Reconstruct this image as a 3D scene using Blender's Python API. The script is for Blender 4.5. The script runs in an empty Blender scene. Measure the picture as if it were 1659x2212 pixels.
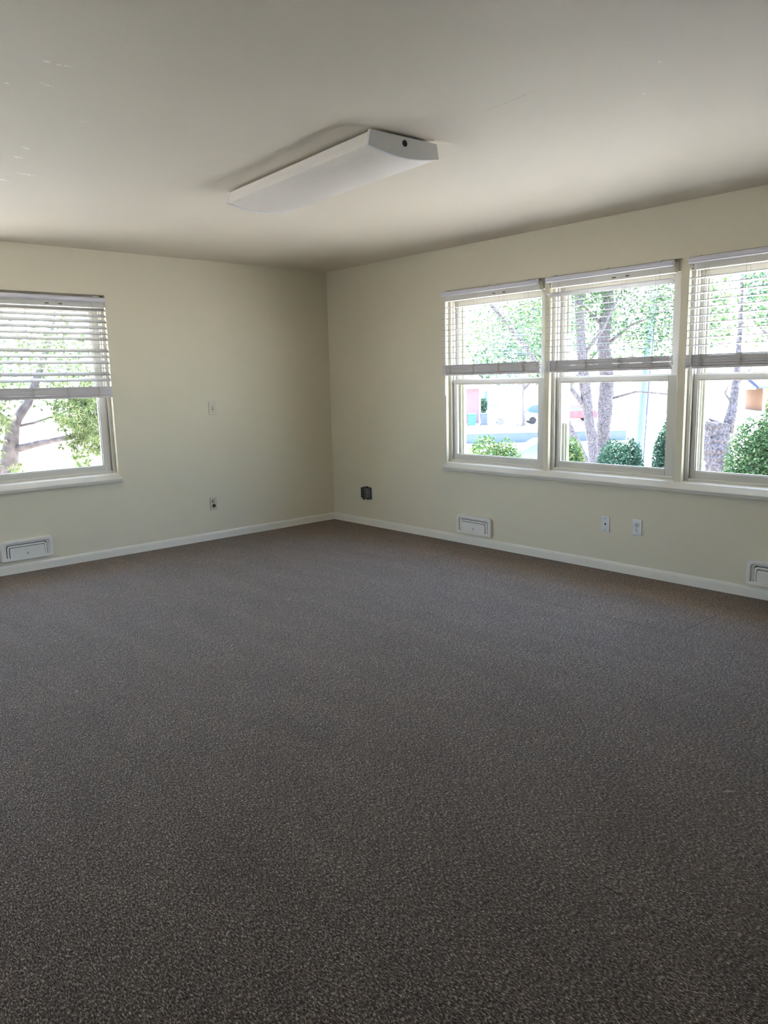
import bpy, bmesh, math, random
from mathutils import Vector, Matrix
random.seed(7)
scene = bpy.context.scene
COL = scene.collection
PI = math.pi

# ------------------------------------------------------------------ camera
CW, CH, FPX = 1659.0, 2212.0, 1644.2
cam_d = bpy.data.cameras.new('camera'); cam = bpy.data.objects.new('camera', cam_d); COL.objects.link(cam)
cam_d.sensor_fit = 'VERTICAL'; cam_d.sensor_height = 24.0; cam_d.lens = FPX / CH * 24.0
cam_d.clip_start = 0.02; cam_d.clip_end = 600
FW = Vector((0.65529344, 0.73633103, -0.16854411)); RT = Vector((0.7441795, -0.66757825, -0.02315493)); UP = Vector((0.12956607, 0.11025379, 0.98542211))
cam.matrix_world = Matrix.Translation((-4.7468, -6.0990, 1.3755)) @ Matrix((RT, UP, -FW)).transposed().to_4x4()
scene.camera = cam

# ------------------------------------------------------------------ exposure
scene.view_settings.view_transform = 'Standard'; scene.view_settings.look = 'None'
scene.view_settings.gamma = 1.0; scene.view_settings.exposure = 1.64
scene.view_settings.use_curve_mapping = False

# ------------------------------------------------------------------ sky and sun
wd = bpy.data.worlds.new('sky'); scene.world = wd; wd.use_nodes = True
nt = wd.node_tree; nt.nodes.clear()
o_ = nt.nodes.new('ShaderNodeOutputWorld'); bg = nt.nodes.new('ShaderNodeBackground')
tc = nt.nodes.new('ShaderNodeTexCoord'); sx = nt.nodes.new('ShaderNodeSeparateXYZ'); cr = nt.nodes.new('ShaderNodeValToRGB')
nt.links.new(tc.outputs['Generated'], sx.inputs[0]); nt.links.new(sx.outputs['Z'], cr.inputs[0])
nt.links.new(cr.outputs[0], bg.inputs[0]); nt.links.new(bg.outputs[0], o_.inputs[0])
e = cr.color_ramp.elements
e[0].position = 0.0; e[0].color = (0.86, 0.92, 1.0, 1)
e[1].position = 1.0; e[1].color = (0.34, 0.50, 1.0, 1)
e2 = cr.color_ramp.elements.new(0.18); e2.color = (0.56, 0.72, 1.0, 1)
e3 = cr.color_ramp.elements.new(0.42); e3.color = (0.42, 0.60, 1.0, 1)
bg.inputs[1].default_value = 4.8
sun_d = bpy.data.lights.new('sun', 'SUN'); sun = bpy.data.objects.new('sun', sun_d); COL.objects.link(sun)
sun_d.energy = 15.0; sun_d.angle = math.radians(0.6); sun_d.color = (1.0, 0.94, 0.84)
sun.rotation_euler = Vector((-0.24, -0.20, -1.0)).to_track_quat('-Z', 'Y').to_euler()

# ------------------------------------------------------------------ helpers
def new_mat(name, col, rough=0.5, spec=0.5, metal=0.0, var=0.0, scale=8.0, bump=0.0, bscale=60.0, trans=0.0, sharp=0.0):
    m = bpy.data.materials.new(name); m.use_nodes = True; t = m.node_tree; n = t.nodes; l = t.links
    b = n['Principled BSDF']
    b.inputs['Roughness'].default_value = rough; b.inputs['Metallic'].default_value = metal
    b.inputs['Specular IOR Level'].default_value = spec
    tcn = n.new('ShaderNodeTexCoord')
    nz = n.new('ShaderNodeTexNoise'); nz.inputs['Scale'].default_value = scale; nz.inputs['Detail'].default_value = 4
    l.new(tcn.outputs['Object'], nz.inputs['Vector'])
    mx = n.new('ShaderNodeMix'); mx.data_type = 'RGBA'
    mx.inputs['A'].default_value = (*[c * (1 - var) for c in col], 1); mx.inputs['B'].default_value = (*[min(1, c * (1 + var)) for c in col], 1)
    if sharp:
        sh = n.new('ShaderNodeMapRange'); sh.inputs['From Min'].default_value = 0.5 - sharp; sh.inputs['From Max'].default_value = 0.5 + sharp
        l.new(nz.outputs['Fac'], sh.inputs['Value']); l.new(sh.outputs[0], mx.inputs['Factor'])
    else: l.new(nz.outputs['Fac'], mx.inputs['Factor'])
    l.new(mx.outputs['Result'], b.inputs['Base Color'])
    if bump:
        nb = n.new('ShaderNodeTexNoise'); nb.inputs['Scale'].default_value = bscale; nb.inputs['Detail'].default_value = 3
        l.new(tcn.outputs['Object'], nb.inputs['Vector'])
        bp = n.new('ShaderNodeBump'); bp.inputs['Strength'].default_value = bump; bp.inputs['Distance'].default_value = 0.002
        l.new(nb.outputs['Fac'], bp.inputs['Height']); l.new(bp.outputs['Normal'], b.inputs['Normal'])
    if trans:
        tr = n.new('ShaderNodeBsdfTranslucent'); tr.inputs[0].default_value = (*col, 1)
        ms = n.new('ShaderNodeMixShader'); ms.inputs[0].default_value = trans
        l.new(b.outputs[0], ms.inputs[1]); l.new(tr.outputs[0], ms.inputs[2]); l.new(ms.outputs[0], n['Material Output'].inputs[0])
    return m

def tag(o, label=None, cat=None, group=None, kind=None):
    if label: o['label'] = label
    if cat: o['category'] = cat
    if group: o['group'] = group
    if kind: o['kind'] = kind
    return o

def empty(name, loc=(0, 0, 0), rz=0.0):
    o = bpy.data.objects.new(name, None); COL.objects.link(o); o.location = loc; o.rotation_euler = (0, 0, rz)
    o.empty_display_size = 0.05
    return o

def build(name, bm, mat, parent=None, bevel=0.0, smooth=False, seg=2):
    bmesh.ops.recalc_face_normals(bm, faces=bm.faces[:])
    me = bpy.data.meshes.new(name); bm.to_mesh(me); bm.free()
    if smooth:
        for p in me.polygons: p.use_smooth = True
    o = bpy.data.objects.new(name, me); COL.objects.link(o)
    if mat: me.materials.append(mat)
    if parent: o.parent = parent
    if bevel:
        md = o.modifiers.new('bevel', 'BEVEL'); md.width = bevel; md.segments = seg; md.limit_method = 'ANGLE'; md.angle_limit = math.radians(40)
    return o

def BM(): return bmesh.new()

def box(bm, x0, x1, y0, y1, z0, z1, rot=None):
    vs = [bm.verts.new((x, y, z)) for x in (x0, x1) for y in (y0, y1) for z in (z0, z1)]
    for f in ((0, 1, 3, 2), (4, 6, 7, 5), (0, 4, 5, 1), (2, 3, 7, 6), (0, 2, 6, 4), (1, 5, 7, 3)):
        bm.faces.new([vs[i] for i in f])
    if rot:
        c = Vector(((x0 + x1) / 2, (y0 + y1) / 2, (z0 + z1) / 2))
        bmesh.ops.rotate(bm, cent=c, matrix=rot, verts=vs)
    return vs

def tube(bm, pts, radii, seg=8, caps=True):
    pts = [Vector(p) for p in pts]; rings = []; n = len(pts)
    if not isinstance(radii, (list, tuple)): radii = [radii] * n
    ref = None
    for i, p in enumerate(pts):
        d = (pts[min(i + 1, n - 1)] - pts[max(i - 1, 0)]).normalized()
        a = (Vector((0, 0, 1)) if abs(d.z) < 0.9 else Vector((1, 0, 0))) if ref is None else ref
        u = (a - d * a.dot(d)).normalized(); v = d.cross(u); ref = u
        rings.append([bm.verts.new(p + (u * math.cos(2 * PI * k / seg) + v * math.sin(2 * PI * k / seg)) * radii[i]) for k in range(seg)])
    for i in range(n - 1):
        for k in range(seg):
            bm.faces.new((rings[i][k], rings[i][(k + 1) % seg], rings[i + 1][(k + 1) % seg], rings[i + 1][k]))
    if caps:
        bm.faces.new(rings[0][::-1]); bm.faces.new(rings[-1])

def extrude_profile(bm, prof, x0, x1, xoff0=None, xoff1=None):
    """prof: list of (y, z); extruded along x; xoff shift each profile point at each end"""
    n = len(prof); xoff0 = xoff0 or [0] * n; xoff1 = xoff1 or [0] * n
    a = [bm.verts.new((x0 + xoff0[i], p[0], p[1])) for i, p in enumerate(prof)]
    b = [bm.verts.new((x1 + xoff1[i], p[0], p[1])) for i, p in enumerate(prof)]
    for i in range(n):
        j = (i + 1) % n
        bm.faces.new((a[i], a[j], b[j], b[i]))
    bm.faces.new(a[::-1]); bm.faces.new(b)

def rrect(x0, x1, z0, z1, r, k=5, rb=None):
    """rounded rectangle loop, radius r on top corners and rb on bottom corners"""
    rb = r if rb is None else rb
    out = []
    for cx, cz, a0, rr in ((x1 - rb, z0 + rb, -90, rb), (x1 - r, z1 - r, 0, r), (x0 + r, z1 - r, 90, r), (x0 + rb, z0 + rb, 180, rb)):
        for i in range(k + 1):
            a = math.radians(a0 + 90 * i / k)
            out.append((cx + rr * math.cos(a), cz + rr * math.sin(a)))
    return out

def ring(bm, outer, inner, y0, y1):
    n = len(outer)
    L = [[bm.verts.new((p[0], y, p[1])) for p in lp] for lp, y in ((outer, y0), (outer, y1), (inner, y1), (inner, y0))]
    for a in range(4):
        b = (a + 1) % 4
        for i in range(n):
            j = (i + 1) % n
            bm.faces.new((L[a][i], L[a][j], L[b][j], L[b][i]))

def plate(bm, loop, y0, y1):
    a = [bm.verts.new((p[0], y0, p[1])) for p in loop]; b = [bm.verts.new((p[0], y1, p[1])) for p in loop]
    n = len(loop)
    for i in range(n):
        j = (i + 1) % n
        bm.faces.new((a[i], a[j], b[j], b[i]))
    bm.faces.new(a[::-1]); bm.faces.new(b)

def disc(bm, x, z, r, y0, y1, k=14):
    plate(bm, [(x + r * math.cos(2 * PI * i / k), z + r * math.sin(2 * PI * i / k)) for i in range(k)], y0, y1)

def ptsmesh(name, verts, faces, mat, parent=None):
    me = bpy.data.meshes.new(name); me.from_pydata(verts, [], faces); me.update()
    o = bpy.data.objects.new(name, me); COL.objects.link(o); me.materials.append(mat)
    if parent: o.parent = parent
    return o

def copy_tree(o, parent=None):
    c = o.copy(); COL.objects.link(c)
    if parent: c.parent = parent
    for ch in list(o.children): copy_tree(ch, c)
    return c

# ------------------------------------------------------------------ materials
def wall_mat(name, col, chips=False):
    m = new_mat(name, col, rough=0.62, spec=0.25, var=0.03, scale=1.3, bump=0.25, bscale=180)
    return m
M_wall = wall_mat('cream wall paint', (0.77, 0.705, 0.54))
M_ceil = wall_mat('off white ceiling paint', (0.77, 0.695, 0.575))
M_trim = new_mat('cream trim paint', (0.60, 0.57, 0.50), rough=0.38, var=0.03)
M_base = new_mat('cream baseboard paint', (0.85, 0.81, 0.70), rough=0.4, var=0.03)
M_vinyl = new_mat('cream vinyl window frame', (0.63, 0.60, 0.53), rough=0.35, var=0.02)
M_ext = new_mat('pale exterior trim', (0.40, 0.39, 0.29), rough=0.5, var=0.03)
M_slat = new_mat('white blind slat', (0.54, 0.53, 0.51), rough=0.4, var=0.02, trans=0.10)
M_stack = new_mat('white blind slat edge', (0.66, 0.62, 0.62), rough=0.45, var=0.03, scale=20)
M_rail = new_mat('white blind headrail', (0.76, 0.74, 0.80), rough=0.35, var=0.02)
M_hrail = new_mat('cream blind channel', (0.72, 0.69, 0.62), rough=0.4, var=0.02)
M_cord = new_mat('blind cord', (0.50, 0.45, 0.37), rough=0.8)
M_wand = new_mat('clear wand plastic', (0.80, 0.80, 0.72), rough=0.2)
M_dark = new_mat('dark slot', (0.012, 0.011, 0.012), rough=0.8)
M_white = new_mat('white plastic', (0.80, 0.80, 0.80), rough=0.35)
M_ivory = new_mat('ivory plastic', (0.62, 0.57, 0.42), rough=0.4)
M_ventp = new_mat('white painted vent', (0.84, 0.81, 0.73), rough=0.4)
M_steel = new_mat('galvanised steel', (0.16, 0.165, 0.18), rough=0.45, metal=0.6, var=0.3, scale=30)
M_brown = new_mat('dark brown receptacle', (0.02, 0.008, 0.006), rough=0.4)

# ceiling: paint chips, scuffs and a hairline crack, each with its own shape and place
def add_chips(m):
    t = m.node_tree; n = t.nodes; l = t.links; b = n['Principled BSDF']
    src = b.inputs['Base Color'].links[0].from_socket
    tcn = n.new('ShaderNodeTexCoord')
    nz = n.new('ShaderNodeTexNoise'); nz.inputs['Scale'].default_value = 55; nz.inputs['Detail'].default_value = 3
    l.new(tcn.outputs['Object'], nz.inputs['Vector'])
    dis = n.new('ShaderNodeVectorMath'); dis.operation = 'MULTIPLY_ADD'; l.new(nz.outputs['Color'], dis.inputs[0]); dis.inputs[1].default_value = (0.018, 0.018, 0); l.new(tcn.outputs['Object'], dis.inputs[2])
    thr = n.new('ShaderNodeMapRange'); thr.inputs['From Min'].default_value = 0.47; thr.inputs['From Max'].default_value = 0.53; l.new(nz.outputs['Fac'], thr.inputs['Value'])
    def mark(cx, cy, a, w, rot, solid=False):
        mp = n.new('ShaderNodeMapping'); mp.vector_type = 'TEXTURE'
        mp.inputs['Location'].default_value = (cx + 0.009, cy + 0.009, H_CEIL); mp.inputs['Rotation'].default_value = (0, 0, math.radians(rot)); mp.inputs['Scale'].default_value = (a, w, 10)
        l.new(dis.outputs[0], mp.inputs[0])
        ln = n.new('ShaderNodeVectorMath'); ln.operation = 'LENGTH'; l.new(mp.outputs[0], ln.inputs[0])
        c = n.new('ShaderNodeMapRange'); c.inputs['From Min'].default_value = 1.0; c.inputs['From Max'].default_value = 0.6; l.new(ln.outputs['Value'], c.inputs['Value'])
        if solid: return c.outputs[0]
        k = n.new('ShaderNodeMath'); k.operation = 'MULTIPLY'; l.new(c.outputs[0], k.inputs[0]); l.new(thr.outputs[0], k.inputs[1]); return k.outputs[0]
    def union(lst):
        acc = lst[0]
        for q in lst[1:]:
            mm = n.new('ShaderNodeMath'); mm.operation = 'MAXIMUM'; l.new(acc, mm.inputs[0]); l.new(q, mm.inputs[1]); acc = mm.outputs[0]
        return acc
    chips = union([mark(-3.71, -3.35, 0.060, 0.010, -5), mark(-3.785, -3.08, 0.012, 0.009, 20, True), mark(-3.68, -3.15, 0.040, 0.008, 10), mark(-3.43, -2.85, 0.028, 0.007, 8),
                   mark(-3.48, -2.19, 0.035, 0.014, 15), mark(-3.36, -1.91, 0.060, 0.012, 10), mark(-3.43, -1.74, 0.050, 0.020, 5), mark(-3.50, -2.35, 0.030, 0.012, 12),
                   mark(-2.12, -4.63, 0.008, 0.006, 0, True), mark(-1.886, -4.44, 0.007, 0.005, 0, True)])
    crack = mark(-2.235, -4.07, 0.0016, 0.20, -4, True)
    mx = n.new('ShaderNodeMix'); mx.data_type = 'RGBA'; l.new(chips, mx.inputs['Factor']); l.new(src, mx.inputs['A']); mx.inputs['B'].default_value = (0.95, 0.93, 0.88, 1)
    m2 = n.new('ShaderNodeMix'); m2.data_type = 'RGBA'; l.new(crack, m2.inputs['Factor']); l.new(mx.outputs['Result'], m2.inputs['A']); m2.inputs['B'].default_value = (0.52, 0.46, 0.38, 1)
    l.new(m2.outputs['Result'], b.inputs['Base Color'])
H_CEIL = 2.44
add_chips(M_ceil)

def carpet_mat():
    m = bpy.data.materials.new('heathered brown carpet'); m.use_nodes = True; t = m.node_tree; n = t.nodes; l = t.links
    b = n['Principled BSDF']; b.inputs['Roughness'].default_value = 0.95; b.inputs['Specular IOR Level'].default_value = 0.15
    b.inputs['Sheen Weight'].default_value = 0.20; b.inputs['Sheen Tint'].default_value = (1.0, 0.85, 0.72, 1); b.inputs['Sheen Roughness'].default_value = 0.5
    tcn = n.new('ShaderNodeTexCoord')
    mp = n.new('ShaderNodeMapping'); mp.inputs['Scale'].default_value = (260, 105, 1); l.new(tcn.outputs['Object'], mp.inputs[0])
    n1 = n.new('ShaderNodeTexNoise'); n1.inputs['Scale'].default_value = 1.0; n1.inputs['Detail'].default_value = 4; n1.inputs['Roughness'].default_value = 0.8; n1.inputs['Distortion'].default_value = 0.6
    l.new(mp.outputs[0], n1.inputs['Vector'])
    r = n.new('ShaderNodeValToRGB'); l.new(n1.outputs['Fac'], r.inputs[0])
    el = r.color_ramp.elements
    el[0].position = 0.40; el[0].color = (0.016, 0.0095, 0.005, 1)
    el[1].position = 0.62; el[1].color = (0.60, 0.48, 0.37, 1)
    q = el.new(0.47); q.color = (0.058, 0.041, 0.028, 1)
    q = el.new(0.55); q.color = (0.162, 0.121, 0.088, 1)
    n2 = n.new('ShaderNodeTexNoise'); n2.inputs['Scale'].default_value = 2.5; n2.inputs['Detail'].default_value = 5
    mp2 = n.new('ShaderNodeMapping'); mp2.inputs['Scale'].default_value = (2.2, 0.7, 1); l.new(tcn.outputs['Object'], mp2.inputs[0]); l.new(mp2.outputs[0], n2.inputs['Vector'])
    r2 = n.new('ShaderNodeMapRange'); r2.inputs['From Min'].default_value = 0.3; r2.inputs['From Max'].default_value = 0.7; r2.inputs['To Min'].default_value = 0.88; r2.inputs['To Max'].default_value = 1.12
    l.new(n2.outputs['Fac'], r2.inputs['Value'])
    vm = n.new('ShaderNodeVectorMath'); vm.operation = 'SCALE'; l.new(r.outputs[0], vm.inputs[0]); l.new(r2.outputs[0], vm.inputs['Scale'])
    s = n.new('ShaderNodeSeparateXYZ'); l.new(tcn.outputs['Object'], s.inputs[0])
    def seam_or_ridge_shade(axis, at, lo, hi, w):
        """dark gap, or painted ridge shade, on axis=at, between lo and hi of the other axis"""
        A = s.outputs['X' if axis == 0 else 'Y']; B = s.outputs['Y' if axis == 0 else 'X']
        d = n.new('ShaderNodeMath'); d.operation = 'SUBTRACT'; l.new(A, d.inputs[0]); d.inputs[1].default_value = at
        wv = n.new('ShaderNodeMath'); wv.operation = 'ABSOLUTE'; l.new(d.outputs[0], wv.inputs[0])
        c = n.new('ShaderNodeMapRange'); c.inputs['From Min'].default_value = w; c.inputs['From Max'].default_value = w * 0.4; l.new(wv.outputs[0], c.inputs['Value'])
        g = n.new('ShaderNodeMath'); g.operation = 'COMPARE'; l.new(B, g.inputs[0]); g.inputs[1].default_value = (lo + hi) / 2; g.inputs[2].default_value = (hi - lo) / 2
        k = n.new('ShaderNodeMath'); k.operation = 'MULTIPLY'; l.new(c.outputs[0], k.inputs[0]); l.new(g.outputs[0], k.inputs[1])
        return k.outputs[0]
    acc = None
    for args in ((0, -0.962, -4.13, -3.04, 0.0035), (1, -1.985, -0.62, -0.14, 0.004), (0, -0.962, -1.95, -1.8, 0.004),
                 (1, -4.205, -0.93, -0.25, 0.003), (0, -3.065, -5.30, -5.02, 0.0022)):
        sck = seam_or_ridge_shade(*args)
        if acc is None: acc = sck
        else:
            mxx = n.new('ShaderNodeMath'); mxx.operation = 'MAXIMUM'; l.new(acc, mxx.inputs[0]); l.new(sck, mxx.inputs[1]); acc = mxx.outputs[0]
    for args in ((0, -1.855, -4.7, -2.5, 0.016), (0, -3.700, -5.2, -2.3, 0.016)):  # shade of two carpet ridges, painted as faint dark bands
        sck = seam_or_ridge_shade(*args); wk = n.new('ShaderNodeMath'); wk.operation = 'MULTIPLY'; wk.inputs[1].default_value = 0.13; l.new(sck, wk.inputs[0])
        mxx = n.new('ShaderNodeMath'); mxx.operation = 'MAXIMUM'; l.new(acc, mxx.inputs[0]); l.new(wk.outputs[0], mxx.inputs[1]); acc = mxx.outputs[0]
    # broken up by noise so the gap opens and closes and the ridge shade varies
    nn = n.new('ShaderNodeTexNoise'); nn.inputs['Scale'].default_value = 7; l.new(tcn.outputs['Object'], nn.inputs['Vector'])
    rr = n.new('ShaderNodeMapRange'); rr.inputs['From Min'].default_value = 0.38; rr.inputs['From Max'].default_value = 0.5; rr.inputs['To Min'].default_value = 0.35; l.new(nn.outputs['Fac'], rr.inputs['Value'])
    ml = n.new('ShaderNodeMath'); ml.operation = 'MULTIPLY'; l.new(acc, ml.inputs[0]); l.new(rr.outputs[0], ml.inputs[1])
    mx = n.new('ShaderNodeMix'); mx.data_type = 'RGBA'; l.new(ml.outputs[0], mx.inputs['Factor']); l.new(vm.outputs[0], mx.inputs['A']); mx.inputs['B'].default_value = (0.006, 0.005, 0.004, 1)
    l.new(mx.outputs['Result'], b.inputs['Base Color'])
    bp = n.new('ShaderNodeBump'); bp.inputs['Strength'].default_value = 0.5; bp.inputs['Distance'].default_value = 0.003
    l.new(n1.outputs['Fac'], bp.inputs['Height']); l.new(bp.outputs['Normal'], b.inputs['Normal'])
    return m
M_carpet = carpet_mat()

def glass_mat():
    m = bpy.data.materials.new('window glass'); m.use_nodes = True; t = m.node_tree; n = t.nodes; n.clear(); l = t.links
    out = n.new('ShaderNodeOutputMaterial'); tr = n.new('ShaderNodeBsdfTransparent'); gl = n.new('ShaderNodeBsdfGlossy'); mx = n.new('ShaderNodeMixShader')
    gl.inputs['Roughness'].default_value = 0.02; tr.inputs[0].default_value = (0.93, 0.96, 0.95, 1)
    nz = n.new('ShaderNodeTexNoise'); nz.inputs['Scale'].default_value = 5
    mr = n.new('ShaderNodeMapRange'); mr.inputs['To Min'].default_value = 0.03; mr.inputs['To Max'].default_value = 0.05
    l.new(nz.outputs['Fac'], mr.inputs['Value']); l.new(mr.outputs[0], mx.inputs[0])
    l.new(tr.outputs[0], mx.inputs[1]); l.new(gl.outputs[0], mx.inputs[2]); l.new(mx.outputs[0], out.inputs[0])
    return m
M_glass = glass_mat()

def leaf_mat(name, c1, c2, c3, trans=0.35):
    m = bpy.data.materials.new(name); m.use_nodes = True; t = m.node_tree; n = t.nodes; l = t.links
    b = n['Principled BSDF']; b.inputs['Roughness'].default_value = 0.7; b.inputs['Specular IOR Level'].default_value = 0.12
    g = n.new('ShaderNodeNewGeometry'); r = n.new('ShaderNodeValToRGB'); l.new(g.outputs['Random Per Island'], r.inputs[0])
    r.color_ramp.elements[0].color = (*c1, 1); r.color_ramp.elements[1].color = (*c3, 1); q = r.color_ramp.elements.new(0.5); q.color = (*c2, 1)
    l.new(r.outputs[0], b.inputs['Base Color'])
    tr = n.new('ShaderNodeBsdfTranslucent'); l.new(r.outputs[0], tr.inputs[0])
    ms = n.new('ShaderNodeMixShader'); ms.inputs[0].default_value = trans
    l.new(b.outputs[0], ms.inputs[1]); l.new(tr.outputs[0], ms.inputs[2]); l.new(ms.outputs[0], n['Material Output'].inputs[0])
    return m
M_leaf = leaf_mat('broad green leaf', (0.022, 0.055, 0.022), (0.036, 0.078, 0.030), (0.13, 0.18, 0.08))
M_leafb = leaf_mat('blue green leaf', (0.016, 0.045, 0.030), (0.026, 0.065, 0.040), (0.10, 0.17, 0.10))
M_leafy = leaf_mat('yellow green leaf', (0.04, 0.080, 0.022), (0.06, 0.11, 0.03), (0.18, 0.22, 0.09))
M_needle = leaf_mat('pine needle', (0.05, 0.08, 0.025), (0.11, 0.14, 0.05), (0.26, 0.27, 0.13))
M_bark = new_mat('rough grey brown bark', (0.072, 0.057, 0.054), rough=0.9, var=0.65, scale=26, sharp=0.14, bump=1.0, bscale=14)
M_barkp = new_mat('smooth pinkish bark', (0.085, 0.064, 0.058), rough=0.8, var=0.35, scale=14, sharp=0.15, bump=0.5, bscale=20)
M_ground = new_mat('sunlit pale paving', (0.74, 0.665, 0.585), rough=0.9, var=0.12, scale=0.3)
M_grass = new_mat('lawn', (0.17, 0.26, 0.08), rough=0.9, var=0.4, scale=1.5)
M_pole = new_mat('weathered pale pole', (0.085, 0.105, 0.14), rough=0.6, var=0.2, scale=3)

# ------------------------------------------------------------------ room shell
H = 2.44
RX, RY = -6.6, -8.4     # far extents of the room behind the camera
WT = 0.20
def struct(name, bm, mat, label, cat, bevel=0.0):
    return tag(build(name, bm, mat, bevel=bevel), label, cat, kind='structure')

bm = BM(); box(bm, RX - WT, WT, RY - WT, WT, -0.25, 0.0)
struct('floor', bm, M_carpet, 'heathered brown-grey carpet covering the whole room', 'floor')
bm = BM(); box(bm, RX - WT, WT + 0.0, RY - WT, WT, H, H + 0.25)
struct('ceiling', bm, M_ceil, 'plain off-white painted ceiling with a few scuffs', 'ceiling')

ZS, ZT = 0.680, 2.10
def wall_with_openings(bm, a0, a1, openings, put):
    """a runs along the wall"""
    cur = a0
    for (o0, o1, zs, zt) in openings:
        if o0 > cur: put(bm, cur, o0, 0, H)
        put(bm, o0, o1, 0, zs); put(bm, o0, o1, zt, H); cur = o1
    if cur < a1: put(bm, cur, a1, 0, H)
RW = [(1.593, 2.599), (2.643, 3.649), (3.700, 4.706)]
LW = [(2.228, 3.234), (3.280, 4.286)]  # the second opening is out of view, added to light the room
bm = BM(); wall_with_openings(bm, 0.0, -RY + WT, [(a, b, ZS, ZT) for a, b in RW], lambda m, a, b, z0, z1: box(m, 0, WT, -b, -a, z0, z1))
bmesh.ops.remove_doubles(bm, verts=bm.verts[:], dist=1e-5)
struct('wall_right', bm, M_wall, 'cream wall with the row of three windows', 'wall')
bm = BM(); wall_with_openings(bm, -WT, -RX + WT, [(a, b, ZS, ZT) for a, b in LW], lambda m, a, b, z0, z1: box(m, -b, -a, 0, WT, z0, z1))
bmesh.ops.remove_doubles(bm, verts=bm.verts[:], dist=1e-5)
struct('wall_left', bm, M_wall, 'cream wall with the single visible window on the left', 'wall')
# walls behind the camera, with an unseen window added to light the room
BW = [(2.0, 3.006, ZS, ZT)]
bm = BM(); wall_with_openings(bm, 0.0, -RY + WT, BW, lambda m, a, b, z0, z1: box(m, RX - WT, RX, -b, -a, z0, z1))
struct('wall_near_left', bm, M_wall, 'cream wall outside the frame on the left', 'wall')
bm = BM(); wall_with_openings(bm, 0.0, -RX, [], lambda m, a, b, z0, z1: box(m, -b, -a, RY - WT, RY, z0, z1))
struct('wall_back', bm, M_wall, 'cream wall behind the camera', 'wall')

def baseboard(name, loc, rz, length, label):
    bm = BM()
    extrude_profile(bm, [(0, 0), (-0.013, 0), (-0.013, 0.050), (-0.011, 0.060), (-0.006, 0.067), (0, 0.070)], 0, length)
    o = build(name, bm, M_base); o.location = loc; o.rotation_euler = (0, 0, rz)
    return tag(o, label, 'baseboard', kind='structure')
baseboard('baseboard_left', (RX, 0, 0), 0, -RX, 'cream baseboard along the left wall')
baseboard('baseboard_right', (0, -0.013, 0), -PI / 2, -RY - 0.02, 'cream baseboard along the wall of three windows')

# sloped window ledges
def ledge(name, loc, rz, x0, x1, label, ends):
    prof = [(0.037, 0.690), (0.0, 0.681), (-0.006, 0.679), (-0.038, 0.644), (-0.040, 0.640), (-0.040, 0.619), (0, 0.619), (0.037, 0.640)]
    bm = BM()
    e0 = [0, 0, 0, -0.016, -0.016, -0.016, -0.010, 0]
    extrude_profile(bm, prof, x0, x1, e0 if ends[0] else None, [-v for v in e0] if ends[1] else None)
    o = build(name, bm, M_trim, bevel=0.0015); o.location = loc; o.rotation_euler = (0, 0, rz)
    return tag(o, label, 'window ledge', kind='structure')
ledge('trim_1', (0, 0, 0), -PI / 2, 1.593, 4.706, 'long cream sloped ledge under the three windows', (1, 1))
ledge('trim_2', (0, 0, 0), 0, -4.286, -2.228, 'cream sloped ledge under the left window', (1, 1))

# unseen roof overhang, added to keep direct sun out of the room
bm = BM(); box(bm, WT, WT + 0.70, RY - WT, WT + 0.70, H, H + 0.14); box(bm, RX - WT - 0.7, WT, WT, WT + 0.70, H, H + 0.14)
struct('added_eave', bm, M_ext, 'unseen roof overhang added outside the window walls to block the sun', 'added eave')

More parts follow.
